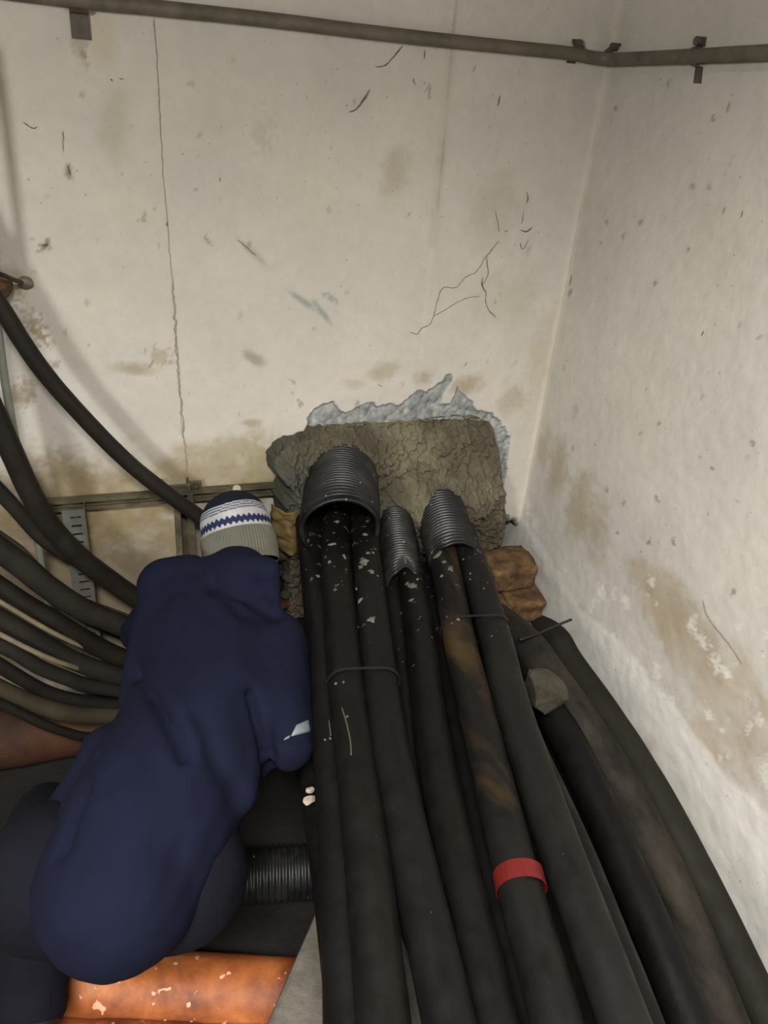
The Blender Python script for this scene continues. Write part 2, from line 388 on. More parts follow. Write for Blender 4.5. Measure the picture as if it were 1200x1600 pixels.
# chipped edge and opening
jit = .005 * fbm(p3, 120, 3, 3) + .004 * fbm(p3, 45, 3, 4)
sc = poly_sdf(p2, CHIP) + jit
sh = poly_sdf(p2, HOLE) + jit * .6
k = sstep(-.001, .002, sc)
gn = fbm(p3, 70, 5, 8)
cem = np.array(lin(146, 149, 149))[None] * (1 + .65 * gn)[:, None]
colb = colb * (1 - k[:, None]) + cem * k[:, None]
edge = np.exp(-((sc - 0.0) / .004) ** 2) * (sc < .004); colb = colb * (1 - .35 * edge[:, None]) + np.array(lin(200, 198, 192)) * .35 * edge[:, None]
dep = sstep(0, .006, sc) * (.006 + .007 * (gn + .4) + .006 * (worley(p3, 60, 2) - .4)) + sstep(0, .012, sh) * .10
VOID = bk([(772, 818), (806, 823), (816, 828), (806, 940), (740, 940), (756, 850)])
sv = poly_sdf(p2, VOID) + jit * .6; kv = sstep(-.002, .008, sv); dep = dep + kv * .26
colb = colb * (1 - kv[:, None]) + np.array(lin(60, 48, 36)) * kv[:, None]
Yw = YB + dep + .0022 * fbm(p3, 5, 3, 20) + .0009 * fbm(p3, 40, 3, 21)
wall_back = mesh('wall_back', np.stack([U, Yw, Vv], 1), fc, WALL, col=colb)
tag(wall_back, 'cream painted plaster back wall with the broken cable opening', None, kind='structure')

# right wall
us = rng_axis((-2.2, .2, .12), (.2, YB + .40, .006)); vs = rng_axis((0, 1.95, .006), (1.95, 2.7, .06))
U, Vv, fc = wall_grid(us, vs)
GRY = lin(206, 203, 198); DMP = lin(166, 150, 126); 
st = [sp_r(960, 960, 120, 70, 0, DMP, .0), sp_r(1040, 950, 60, 62, .2, DMP, .75), sp_r(1080, 1010, 70, 60, 0, lin(160, 144, 120), .55), sp_r(905, 790, 24, 60, 0, lin(160, 146, 114), .6), sp_r(870, 740, 24, 50, 0, lin(164, 150, 118), .6),
      sp_r(850, 700, 18, 40, 0, lin(168, 152, 120), .5), sp_r(900, 640, 8, 14, 0, lin(170, 158, 130), .5), sp_r(930, 830, 26, 50, 0, lin(166, 150, 122), .6), sp_r(1000, 900, 34, 30, 0, lin(170, 154, 128), .5),
      sp_r(1130, 1110, 60, 90, 0, lin(178, 164, 146), .6), sp_r(1180, 1150, 36, 90, 0, lin(172, 156, 138), .5), sp_r(1100, 1160, 50, 30, -.5, lin(182, 166, 144), .5),
      sp_r(1015, 1165, 10, 16, 0, lin(168, 128, 80), .75), sp_r(1030, 1170, 20, 12, 0, lin(180, 150, 112), .5), sp_r(1110, 1010, 44, 26, .8, lin(166, 150, 128), .5),
      sp_r(1160, 1060, 40, 40, 0, lin(178, 162, 140), .5), sp_r(1053, 848, 3, 7, 0, lin(150, 104, 54), .8), sp_r(1000, 620, 60, 90, 0, lin(206, 198, 178), .3), sp_r(1120, 420, 80, 120, 0, lin(206, 198, 180), .35)]
for px, py, a, b in ((1019, 908, 5, 8), (980, 943, 6, 7), (940, 925, 7, 12), (958, 930, 4, 10), (1080, 975, 6, 12), (1095, 998, 14, 9), (1120, 1032, 9, 14), (1135, 1050, 10, 10), (1000, 1052, 5, 5),
                     (1026, 1052, 7, 14), (1025, 1080, 11, 10), (1055, 1112, 14, 9), (1106, 1117, 8, 8), (1130, 1140, 4, 10), (1172, 1135, 4, 12), (1050, 1100, 10, 12), (960, 995, 7, 7), (965, 1000, 10, 5), (925, 945, 5, 12),
                     (1120, 1250, 12, 12), (1140, 1290, 14, 22), (1075, 1195, 14, 10), (1200, 1210, 14, 22), (1180, 1320, 9, 12), (1185, 1400, 6, 30), (825, 790, 5, 14), (836, 820, 8, 10), (880, 890, 6, 6)):
    st.append(sp_r(px, py, a, b, 0, lin(222, 218, 210), .7, .5))
for k in range(55):
    px, py = rng.uniform(880, 1200), rng.uniform(110, 1000); s = rng.uniform(1.5, 3.5)
    st.append(sp_r(px, py, s, s * rng.uniform(.7, 2), 0, DRK, rng.uniform(.25, .7), .5))
for k in range(40):
    px, py = rng.uniform(940, 1200), rng.uniform(900, 1500); s = rng.uniform(2, 6)
    st.append(sp_r(px, py, s, s * rng.uniform(.7, 2), 0, lin(224, 220, 212), rng.uniform(.3, .8), .5))
colr = paint(U, Vv, CREAM, st)
p2 = np.stack([U, Vv], 1); p3 = np.stack([U, Vv, U * 0 + 3], 1)
LOW = rt([(815, 800), (870, 885), (915, 950), (980, 1010), (1060, 1105), (1130, 1200), (1200, 1260), (1300, 1400), (1300, 2200), (700, 1500), (760, 900)])
sl = poly_sdf(p2, LOW) + .02 * fbm(p3, 22, 4, 31)
k = sstep(-.004, .02, sl) * .8; colr = colr * (1 - k[:, None]) + np.array(lin(222, 219, 213)) * k[:, None]
mott = fbm(p3, 18, 5, 77) * sstep(-.1, .25, sl); colr *= (1 + .14 * mott)[:, None]
d = np.abs(YB - U) + .006 * fbm(p3, 30, 3, 56); k = .6 * (1 - sstep(.004, .022, d)); colr = colr * (1 - k[:, None]) + np.array(lin(216, 210, 196)) * k[:, None]
CH2 = rt([(797, 690), (803, 720), (806, 760), (812, 800), (790, 810), (780, 700)])
k = sstep(-.002, .002, poly_sdf(p2, CH2) + .006 * fbm(p3, 70, 3, 9)) * .75; colr = colr * (1 - k[:, None]) + np.array(lin(188, 188, 186)) * k[:, None]
dep = .0022 * fbm(p3, 5, 3, 22) + .001 * fbm(p3, 40, 3, 23) - .0012 * sstep(0, .03, sl) * (.6 + .9 * fbm(p3, 34, 4, 25))
wall_right = mesh('wall_right', np.stack([XR + dep, U, Vv], 1), fc[:, ::-1], WALL, col=colr)
tag(wall_right, 'cream painted side wall, flaking and damp near the cables', None, kind='structure')

# floor, ceiling and the walls out of frame
us = np.arange(-3.4, XR + .03, .03); vs = np.arange(-2.2, YB + .03, .03); U, Vv, fc = wall_grid(us, vs)
fz = .02 * fbm(np.stack([U, Vv, U * 0], 1), 4, 5, 40) - .012
tag(mesh('floor', np.stack([U, Vv, fz], 1), fc, FLOORM), 'dark earth floor of the cable basement', None, kind='structure')
PL = m_rough('plain_plaster', [lin(160, 154, 138), lin(184, 178, 160)], 3, .9, 50, .1, .002)
def slab(name, c, h, label):
    tag(MB().box(c, (h[0], 0, 0), (0, h[1], 0), (0, 0, h[2])).build(name, PL), label, None, kind='structure')
slab('ceiling', (-1.1, -.2, 2.76), (2.4, 2.1, .05), 'plain ceiling slab above the frame')
slab('lamp_block_beam', (-1.1, -.02, 2.51), (2.35, .10, .205), 'added unseen beam above the camera, shading the upper wall')  # unseen beam, added to keep the ceiling lamp off the upper wall
slab('wall_front', (-1.1, -2.25, 1.35), (2.4, .05, 1.4), 'plain wall behind the camera')
slab('wall_left', (-3.45, -.2, 1.35), (.05, 2.1, 1.4), 'plain wall far to the left')

# cracks and cobweb threads: slim raised strips lying on the plaster
def strip(name, pts, w, mat, side='b', parent=None, jit=0.6):
    c = crom([np.array([*p, 0.]) for p in pts], 5.0)[:, :2]
    c = c + jit * rng.normal(size=c.shape)
    conv = (lambda p, o: at_back(p[0], p[1], o)) if side == 'b' else (lambda p, o: at_right(p[0], p[1], o))
    q = np.array([conv(p, .0022) for p in c]); n = np.array([0, -1, 0]) if side == 'b' else np.array([-1, 0, 0])
    t = np.gradient(q, axis=0); t /= np.linalg.norm(t, axis=1)[:, None] + 1e-9; sd = np.cross(t, n)
    ww = w * (0.45 + .55 * rng.random(len(q)))[:, None]; ww[0] *= .3; ww[-1] *= .3
    v = np.concatenate([q - sd * ww, q + sd * ww, q + n * .0012]); m = len(q)
    f = [(i, i + 1, 2 * m + i + 1, 2 * m + i) for i in range(m - 1)] + [(2 * m + i, 2 * m + i + 1, m + i + 1, m + i) for i in range(m - 1)]
    return mesh(name, v, f, mat, parent)
strip('crack', [(240, 30), (246, 110), (252, 230), (258, 310), (262, 350), (266, 410), (272, 480), (277, 545), (281, 600), (284, 660), (290, 700), (294, 745)], .0008, GROOVE, 'b', wall_back)
strip('crack', [(270, 440), (274, 520), (278, 580), (284, 650), (291, 720), (296, 760)], .0022, m_rough('tan_crack', [lin(138, 122, 92), lin(166, 152, 122)], 60, .95, 200, 0), 'b', wall_back, 1.0)
for pts, w in (([(545, 176), (556, 170), (566, 158), (573, 147), (578, 140)], .0022), ([(585, 103), (598, 104), (612, 92), (630, 70)], .0018), ([(664, 78), (662, 92)], .0016), ([(645, 122), (649, 133)], .0018),
               ([(640, 519), (652, 522), (658, 512), (671, 508), (678, 494), (690, 452), (712, 450), (726, 434), (745, 424), (760, 400), (780, 377)], .0013),
               ([(678, 494), (705, 478), (730, 466), (752, 462)], .0009), ([(760, 402), (763, 425), (757, 440), (754, 447), (760, 458), (758, 470), (766, 488), (776, 496)], .0014), ([(755, 432), (753, 447), (760, 456)], .0025),
               ([(823, 300), (826, 310), (822, 318)], .0018), ([(818, 332), (815, 350)], .0016), ([(812, 358), (822, 362), (832, 354)], .0024), ([(813, 378), (816, 390), (826, 374)], .0012), ([(774, 330), (780, 362)], .0008),
               ([(788, 362), (795, 360)], .0014), ([(173, 122), (175, 127)], .0022), ([(186, 121), (194, 124)], .0015), ([(106, 260), (110, 274)], .0025), ([(260, 347), (261, 355)], .0025), ([(343, 277), (344, 284)], .0014),
               ([(781, 150), (778, 165)], .0018), ([(36, 190), (50, 200), (58, 198)], .0014), ([(98, 205), (99, 238)], .0009), ([(372, 375), (400, 400)], .0010), ([(590, 600), (598, 604)], .0016), ([(66, 384), (76, 382)], .004)):
    strip('cobweb', pts, w * .75, WEB, 'b', wall_back, .5)
strip('crack', [(1099, 938), (1101, 952), (1110, 970), (1122, 985), (1135, 1000), (1146, 1016), (1160, 1036)], .0018, GROOVE, 'r', wall_right, .4)
for pts, w in (([(1096, 524), (1100, 517)], .0022), ([(860, 690), (862, 730)], .0009), ([(893, 430), (890, 445)], .0018), ([(1160, 330), (1158, 340)], .0014)):
    strip('cobweb', pts, w, WEB, 'r' if pts[0][0] > 890 else 'b', wall_right if pts[0][0] > 890 else wall_back, .4)

# ---------------------------------------------------------------- mortar plug
MOR = bk([(414, 706), (424, 690), (442, 678), (462, 676), (478, 668), (520, 662), (600, 660), (660, 655), (716, 648), (750, 652), (772, 668), (778, 700), (777, 745), (772, 800), (762, 850), (735, 930),
          (690, 960), (600, 985), (480, 990), (438, 975), (424, 930), (428, 838), (426, 790), (420, 760), (432, 742), (416, 728)])
g = .0025
mn = np.min(MOR, 0) - .03; mx = np.max(MOR, 0) + .03
us = np.arange(mn[0], mx[0], g); vs = np.arange(mn[1], mx[1], g); U, Vv, fc = wall_grid(us, vs)
p2 = np.stack([U, Vv], 1); p3 = np.stack([U, Vv, U * 0 + 9], 1)
sd = poly_sdf(p2, MOR) + .007 * fbm(p3, 50, 4, 61)
zt = at_back(620, 660)[2]
low = np.clip((zt - Vv) / .30, 0, 1)
q = at_back(445, 745); left = np.exp(-(((U - q[0]) / .06) ** 2 + ((Vv - q[2]) / .10) ** 2))
clod = .5 - worley(p3 + .006 * fbm(p3, 60, 2, 70)[:, None], 58, 71); clod2 = .5 - worley(p3, 130, 72)
th = -.018 + .135 * low ** .8 + .07 * left + (.020 + .012 * left) * clod + (.009 + .012 * left) * clod2 + .016 * fbm(p3, 22, 4, 62)
for (cx, cy, wx, am) in ((640, 775, .055, .055), (718, 762, .075, .05), (545, 715, .09, .03)):   # heaped over the ducts
    q = at_back(cx, cy); th += am * np.exp(-(((U - q[0]) / wx) ** 2 + ((Vv - q[2]) / .06) ** 2))
th = th * sstep(-.002, .022, sd) - .03 * (1 - sstep(-.004, .006, sd))
keep = sd > -.006
idx = np.cumsum(keep) - 1
fk = fc[keep[fc].all(1)]
tone = sstep(-.6, .6, fbm(p3, 9, 4, 63)); gl = np.clip(left * 1.2 + .9 * (sd < .02) * (U < at_back(470, 745)[0]), 0, 1)
cA = np.array(lin(76, 71, 55)); cB = np.array(lin(116, 109, 87)); cG = np.array(lin(60, 63, 56)); cD = np.array(lin(56, 47, 35))
cc = cA + (cB - cA) * tone[:, None]; cc = cc * (1 - gl[:, None] * .8) + cG * gl[:, None] * .8
wet = sstep(.1, .5, fbm(p3, 14, 4, 64) + .5 * low + 1.2 * np.clip((zt - Vv - .30) / .1, 0, 1)); cc = cc * (1 - .45 * wet[:, None]) + cD * .45 * wet[:, None]
cc *= (1 + .3 * clod2)[:, None]
mortar = mesh('mortar_plug', np.stack([U, YB - th, Vv], 1)[keep], idx[fk], MORTAR, col=cc[keep])
tag(mortar, 'rough wet brown mortar packed into the broken wall opening around the ducts', 'mortar')
def clump(name, c, size, mat, seed, parent=None, flat=False, amp=.22, freq=1.6, sub=3, rot=0, col=None):
    bm = bmesh.new(); bmesh.ops.create_icosphere(bm, subdivisions=sub, radius=1.0)
    v = np.array([q.co for q in bm.verts]); f = [[w.index for w in q.verts] for q in bm.faces]; bm.free()
    if flat:    # faceted: clip against random planes
        rr = np.random.default_rng(seed)
        for k in range(11):
            n = rr.normal(size=3); n /= np.linalg.norm(n); h = rr.uniform(.55, .82); d = np.maximum(v @ n - h, 0); v = v - d[:, None] * n
    v = v * (1 + amp * fbm(v + seed * 3.7, freq, 4, seed))[:, None] * np.array(size)
    cs, sn = math.cos(rot), math.sin(rot); v = v @ np.array([[cs, sn, 0], [-sn, cs, 0], [0, 0, 1]])
    return mesh(name, v + np.array(c), f, mat, parent, not flat)

# ---------------------------------------------------------------- corrugated ducts
def duct(name, c0, c1, R, ridge, pitch, label, jag=0, seed=0, slant=(0, 0)):
    c0 = np.array(c0, float); c1 = np.array(c1, float); L = np.linalg.norm(c1 - c0); t = (c1 - c0) / L
    u = np.cross(t, [0, 0, 1.]); u /= np.linalg.norm(u); w = np.cross(u, t); n = 56
    a = np.linspace(0, 2 * np.pi, n, endpoint=False); s = np.arange(0, L - .012, pitch / 6)
    prof = [(x, R + ridge * (0.5 + .5 * math.tanh(2.2 * math.sin(2 * math.pi * x / pitch)))) for x in s] + [(L - .010, R), (L, R + ridge * .6), (L, R - .004), (L - .03, R - .006), (0, R - .006)]
    rr = np.random.default_rng(seed); jn = np.interp(a, np.linspace(0, 2 * np.pi, 13), np.append(rr.normal(size=12), 0)) * jag
    V = []
    for x, r in prof:
        k = sstep(L - .07, L - .005, np.array([x]))[0]
        for q in range(n):
            dirv = math.cos(a[q]) * u + math.sin(a[q]) * w
            V.append(c0 + t * (x + k * (jn[q] + slant[0] * math.cos(a[q]) + slant[1] * math.sin(a[q]))) + dirv * r)
    f = [(i * n + k, i * n + (k + 1) % n, (i + 1) * n + (k + 1) % n, (i + 1) * n + k) for i in range(len(prof) - 1) for k in range(n)]
    return tag(mesh(name, V, f, DUCT), label, 'duct')
duct('corrugated_duct', (.590, 1.82, .700), (.497, 1.520, .692), .093, .007, .0130, 'largest black corrugated duct stub, holding three cables, left in the mortar', 0, 1, (.012, .012))
duct('corrugated_duct', (.750, 1.82, .585), (.640, 1.425, .578), .045, .006, .0115, 'narrow black corrugated duct with a torn end, between two wider ducts', .007, 2, (.012, .004))
duct('corrugated_duct', (.885, 1.82, .602), (.790, 1.462, .596), .062, .0075, .0135, 'mid-sized black corrugated duct by the corner, holding two cables', .003, 3, (.006, .004))

# ---------------------------------------------------------------- the cable bundle
def zcable(name, pts, r, mat, label, group='thick cables of the floor bundle', ext=None, wob=.0012, seed=0):
    q = [at_z(px, py, z) for px, py, z in pts]
    if ext is not None: q = [np.array(e, float) for e in ext] + q
    q.append(q[-1] + (q[-1] - q[-2]) / np.linalg.norm(q[-1] - q[-2]) * .45)
    return tag(tube(name, q, r, mat, None, .018, 20, wob, seed), label, 'cable', group)
cB1 = zcable('power_cable', [(524, 800, .650), (527, 900, .648), (540, 1060, .638), (553, 1160, .632), (574, 1340, .622), (600, 1600, .61)], .0355, CB_BROWN, 'black cable second from left in the bundle, from the middle of the largest duct', seed=1)
cB2 = zcable('power_cable', [(568, 800, .650), (571, 860, .650), (586, 1000, .642), (606, 1160, .634), (644, 1340, .622), (702, 1600, .61)], .0350, CB_BLACK, 'cable splashed with white mortar, rightmost of three in the largest duct', seed=2)
cB0 = zcable('power_cable', [(482, 815, .640), (490, 880, .610), (503, 1000, .590), (514, 1100, .580), (520, 1200, .575), (531, 1340, .570), (545, 1600, .56)], .0345, CB_DARK, 'leftmost cable of the bundle, running beside the sleeve of the crouching person', seed=3)
cB4 = zcable('power_cable', [(634, 850, .582), (646, 930, .580), (657, 1000, .578), (676, 1160, .575), (712, 1340, .57), (772, 1600, .56)], .0345, CB_BROWN, 'cable coming out of the torn narrow duct', seed=4)
cB3 = zcable('power_cable', [(600, 820, .56), (606, 880, .555), (617, 960, .55), (634, 1100, .53), (668, 1340, .51), (712, 1600, .50)], .0310, CB_BLACK, 'sunken cable between the largest duct and the torn narrow duct', seed=5)
cB5 = zcable('power_cable', [(655, 880, .50), (688, 1000, .50), (712, 1100, .495), (760, 1340, .49), (830, 1600, .48)], .0340, CB_DARK, 'deep shaded cable beneath the ochre stained cable', seed=6)
cB6 = zcable('power_cable', [(688, 840, .605), (699, 900, .602), (718, 1000, .598), (742, 1100, .594), (800, 1340, .588), (870, 1600, .58)], .0355, CB_OCHRE, 'cable with an ochre stain along its top, left one in the mid-sized duct', seed=7)
cB7 = zcable('power_cable', [(722, 830, .605), (738, 880, .602), (772, 990, .596), (799, 1100, .592), (866, 1300, .588), (975, 1600, .58)], .0365, CB_SMOOTH, 'smooth black cable at the right end of the upper layer, beside the grey stone', seed=8)
zcable('power_cable', [(790, 985, .36), (845, 1080, .34), (900, 1180, .32), (955, 1300, .29), (1015, 1440, .26), (1075, 1590, .23)], .040, CB_DARK, 'low dark cable running under the grey stone', ext=[(.93, 1.70, .16), (.93, 1.60, .30)], seed=9)
zcable('power_cable', [(818, 1000, .40), (858, 1052, .37), (912, 1130, .33), (986, 1250, .25), (1058, 1400, .17), (1136, 1600, .12)], .043, CB_GREY, 'dusty grey-brown cable second from the right wall', ext=[(1.0, 1.70, .16), (.985, 1.62, .30)], seed=10)
q = [at_right(px, py, .046) for px, py in ((866, 996), (890, 1035), (955, 1128), (1024, 1240), (1100, 1385), (1172, 1535))]
q.append(q[-1] + (q[-1] - q[-2]) * 1.2); q = [np.array([XR - .046, 1.66, .18]), np.array([XR - .046, 1.56, .26])] + q
tag(tube('power_cable', q, .040, CB_OLIVE, None, .018, 20, .001, 11), 'olive-grey cable lying against the right wall', 'cable', 'thick cables of the floor bundle')
zcable('power_cable', [(470, 980, .45), (482, 1100, .43), (496, 1230, .42), (520, 1400, .41), (545, 1600, .40)], .034, CB_DARK, 'hidden-away cable in the dark gap under the leftmost cable', seed=12)
zcable('power_cable', [(600, 1000, .42), (630, 1150, .41), (680, 1340, .40), (760, 1600, .39)], .038, CB_DARK, 'lowest cable in the dark middle of the bundle', seed=13)
zcable('power_cable', [(740, 960, .45), (780, 1060, .44), (830, 1180, .43), (900, 1340, .42), (1000, 1600, .40)], .038, CB_DARK, 'dark cable directly below the smooth black cable', seed=14)

# dried mortar splats and painted highlight streaks sitting on the cables
SPLAT = m_rough('dried_mortar_splat', [lin(62, 59, 50), lin(92, 88, 78), lin(112, 108, 98)], 60, .9, 200, .5, .001)
STREAK = m_rough('tan_highlight', [lin(60, 56, 40), lin(84, 78, 58)], 60, .8, 200, .3, .001)
def splats(cable, items, seed, mat=None):
    me = cable.data; t = BVHTree.FromPolygons([q.co for q in me.vertices], [tuple(p.vertices) for p in me.polygons])
    for k, (px, py, rx, ry) in enumerate(items):
        h = t.ray_cast(Vector(CAM), Vector(ray(px, py)).normalized())
        if h[0] is None: continue
        n = np.array(h[1]); c = np.array(h[0]); d = (M3 @ (c - CAM))[2] / F
        u = np.cross(n, [0, 1., 0]); u /= np.linalg.norm(u); w = np.cross(u, n)
        rr = np.random.default_rng(seed * 31 + k); m = 14; V = [c + n * .003]; F_ = []
        for i in range(m):
            a = 2 * math.pi * i / m; j = rr.uniform(.55, 1.2); e = (u * math.cos(a) * rx + w * math.sin(a) * ry) * d * j
            V += [c + e * .75 + n * .0018, c + e - n * .0008 * (1 + 40 * np.linalg.norm(e))]
        for i in range(m):
            i2 = (i + 1) % m; F_ += [(0, 1 + 2 * i, 1 + 2 * i2), (1 + 2 * i, 2 + 2 * i, 2 + 2 * i2, 1 + 2 * i2)]
        mesh('mortar_splash', V, F_, mat or SPLAT, cable)
splats(cB2, [(568, 876, 8, 14), (575, 864, 4, 4), (583, 864, 3, 4), (580, 893, 5, 6), (563, 886, 4, 6), (563, 938, 6, 5), (581, 968, 8, 9), (557, 920, 2, 5), (570, 835, 5, 5), (560, 980, 2, 2), (590, 900, 2, 2)], 1)
splats(cB1, [(538, 870, 3, 8), (520, 850, 8, 4), (527, 815, 5, 5), (537, 1066, 3, 3), (525, 1068, 3, 3), (515, 878, 4, 5)], 2)
splats(cB0, [(480, 845, 4, 5), (497, 900, 4, 4), (508, 1156, 2, 3), (516, 1154, 2, 3)], 3)
splats(cB4, [(645, 915, 8, 8), (636, 912, 4, 5), (642, 938, 5, 4), (652, 905, 3, 3)], 4)
splats(cB6, [(683, 868, 9, 7), (703, 888, 6, 8), (694, 878, 4, 4), (716, 968, 3, 4), (706, 974, 2, 2), (690, 900, 4, 4)], 5)
splats(cB7, [(724, 874, 2, 2), (735, 896, 2, 3), (756, 920, 2, 2), (735, 905, 2, 2)], 6)
for pts in ([(534, 1105), (541, 1128), (547, 1155), (549, 1180)], [(514, 1125), (517, 1150)]):  # thin tan tubes standing in for highlights along the cables
    me = cB1.data if pts[0][0] > 530 else cB0.data; t = BVHTree.FromPolygons([q.co for q in me.vertices], [tuple(p.vertices) for p in me.polygons])
    q = [t.ray_cast(Vector(CAM), Vector(ray(*p)).normalized()) for p in pts]; q = [np.array(a[0]) for a in q if a[0] is not None]
    if len(q) > 1: tube('highlight_streak', q, .0014, STREAK, cB1 if pts[0][0] > 530 else cB0, .006, 6)
# ties round pairs of cables
def tie(name, a, b, ra, rb, px, py, z, mat, label, cat, w=.0028, th=.002, grow=.001):
    # loop in the plane across both cables; a, b: centres
    a = np.array(a); b = np.array(b); ax = (b - a) / np.linalg.norm(b - a); t = np.array([-.24, -1, -.04]); t -= ax * t.dot(ax); t /= np.linalg.norm(t); up = np.cross(ax, t)
    up = up if up[2] > 0 else -up
    loop = []
    for k in range(15): an = math.pi / 2 + math.pi * k / 14; loop.append(a + (ra + grow) * (math.cos(an) * ax + math.sin(an) * up))
    for k in range(15): an = -math.pi / 2 + math.pi * k / 14; loop.append(b + (rb + grow) * (math.cos(an) * ax + math.sin(an) * up))
    loop = np.array(loop); n = len(loop); cen = loop.mean(0); V = []
    for p in loop:
        o = (p - cen) / np.linalg.norm(p - cen)
        V += [p - t * w, p + t * w, p + t * w + o * th, p - t * w + o * th]
    f = []
    for i in range(n):
        j = (i + 1) % n
        for k in range(4): f.append((4 * i + k, 4 * i + (k + 1) % 4, 4 * j + (k + 1) % 4, 4 * j + k))
    return tag(mesh(name, V, f, mat, None, False), label, cat)
tie('cable_tie', at_z(541, 1068, .638), at_z(594, 1066, .638), .0365, .036, 0, 0, 0, BLACK, 'thin black tie round the two cables of the largest duct', 'cable tie')
tie('cable_tie', at_z(714, 984, .599), at_z(770, 982, .597), .0365, .0375, 0, 0, 0, BLACK, 'thin black tie round the two cables of the mid-sized duct', 'cable tie')
tie('tape_band', at_z(811, 1378, .587), at_z(813, 1378, .587), .0365, .0365, 0, 0, 0, REDT, 'red tape band wrapped round the ochre stained cable', 'tape', .015, .0012)
tag(tube('wire_tail', [at_z(812, 1000, .47), at_z(840, 990, .475), at_z(868, 978, .49), at_z(893, 968, .50)], .0032, BLACK, None, .006, 8), 'thin dark tie tail sticking out towards the right wall below the bricks', 'cable tie')

# ---------------------------------------------------------------- bricks, stones and rubble in the corner
def brick(c, half, rotz, tilt, seed, label):
    nx = 9; us = np.linspace(-1, 1, nx); bm = bmesh.new(); bmesh.ops.create_cube(bm, size=2.0)
    bmesh.ops.subdivide_edges(bm, edges=bm.edges[:], cuts=7, use_grid_fill=True)
    v = np.array([q.co for q in bm.verts]); f = [[w.index for w in q.verts] for q in bm.faces]; bm.free()
    r = np.abs(v); corner = np.sort(r, 1)[:, 1]; v = v * (1 - .05 * sstep(.7, 1, corner))[:, None]
    v = v * np.array(half); v += v / np.linalg.norm(v, axis=1)[:, None] * (.015 * fbm(v + seed, 20, 4, seed))[:, None]
    R = Matrix.Rotation(rotz, 3, 'Z') @ Matrix.Rotation(tilt, 3, 'X'); v = v @ np.array(R).T
    return tag(mesh('brick', v + np.array(c), f, BRICK), label, 'brick', 'rough bricks stacked in the corner')
b1 = at_z(808, 885, .40)
print('brick at', b1)
brick((1.055, 1.63, .430), (.072, .055, .040), .05, .12, 1, 'ochre clay brick, topmost of the pile in the corner')
brick((1.085, 1.575, .345), (.060, .055, .038), -.12, .05, 2, 'brown brick against the right wall, below the topmost brick')
brick((.985, 1.57, .345), (.036, .06, .036), .1, .0, 3, 'narrow brown brick half hidden behind the black cable')
MBp = MB().box((1.03, 1.62, .15), (.125, 0, 0), (0, .15, 0), (0, 0, .155))
tag(MBp.build('concrete_footing', CONC, None, False, .012), 'low concrete footing under the brick pile in the corner', 'footing')
q = at_z(847, 1088, .44)
tag(clump('stone', q, (.050, .066, .066), STONE, 5, None, True, .1, 1.5, 4, .4), 'broken grey-brown stone lodged beside the smooth black cable', 'stone')
for (px, py, z, s, sd_, lb) in ((485, 1234, .475, (.010, .007, .006), 3, 'smaller pale chip in the dark gap beside the leftmost cable'), (483, 1251, .475, (.018, .009, .008), 4, 'larger pale chip in the dark gap beside the leftmost cable')):
    tag(clump('pale_chip', at_z(px, py, z), s, PALE, sd_, None, True, .15, 1.6, 3), lb, 'chip')
# crumpled tan paper under the left end of the mortar
nx, ny = 15, 25; V = []; 
for j in range(ny):
    for i in range(nx):
        a, b = i / (nx - 1), j / (ny - 1)
        w = 1 - .35 * abs(b - .4)
        p = at_back(445 + (a - .5) * 44 * w + 4 * b, 790 + b * 64, .10)
        p = p + np.array([0, -.045 * math.cos((a - .55) * 2.9), 0])
        V.append(p)
V = np.array(V); V[:, 1] += .030 * np.abs(fbm(V + np.array([0, 0, .3]), 26, 3, 81)); V += .004 * fbm(V, 40, 2, 82)[:, None]
f = [(j * nx + i, j * nx + i + 1, (j + 1) * nx + i + 1, (j + 1) * nx + i) for j in range(ny - 1) for i in range(nx - 1)]
o = mesh('crumpled_paper', V, f, BAG); md = o.modifiers.new('solid', 'SOLIDIFY'); md.thickness = .003
tag(o, 'crumpled tan paper scrap between the beanie and the largest duct', 'paper')
for i, (px, py, off, s) in enumerate(((440, 868, .09, .018), (452, 900, .10, .022), (446, 930, .11, .016), (436, 895, .08, .014))):
    tag(clump('rubble_lump', at_back(px, py, off), (s, s * .9, s * .8), STONE, 20 + i, None, False, .4, 2.2, 3),
        ['small mortar lump just under the tan paper scrap', 'larger mortar lump below the tan paper scrap', 'lowest mortar lump beside the jacket collar', 'dark mortar lump right of the grey knit cuff'][i], 'rubble', 'mortar lumps under the tan paper')
# kerb and duct in the gap at the lower edge
MBk = MB(); 
k0 = at_z(516, 1385, .30); k1 = at_z(520, 1600, .30); 
kt = at_z(514, 1375, .34); kb = at_z(415, 1600, .34); kb = kb + (kb - kt) * .6
kx = .40
MBk.add([(kb[0], kb[1], 0), (kx, kb[1], 0), (kx, kt[1], 0), (kt[0], kt[1], 0), (kb[0], kb[1], .34), (kx, kb[1], .34), (kx, kt[1], .34), (kt[0], kt[1], .34)],
        [(0, 3, 2, 1), (4, 5, 6, 7), (0, 1, 5, 4), (1, 2, 6, 5), (2, 3, 7, 6), (3, 0, 4, 7)])
tag(MBk.build('concrete_kerb', CONC, None, False, .01), 'grey concrete kerb under the left side of the bundle at the lower edge', 'kerb')
a0 = at_z(350, 1372, .12); a1 = at_z(520, 1358, .12)
duct('loose_duct', a0 - (a1 - a0) * .2, a1, .055, .005, .0135, 'loose black corrugated duct lying across the dark gap below the sleeve', 0, 4)

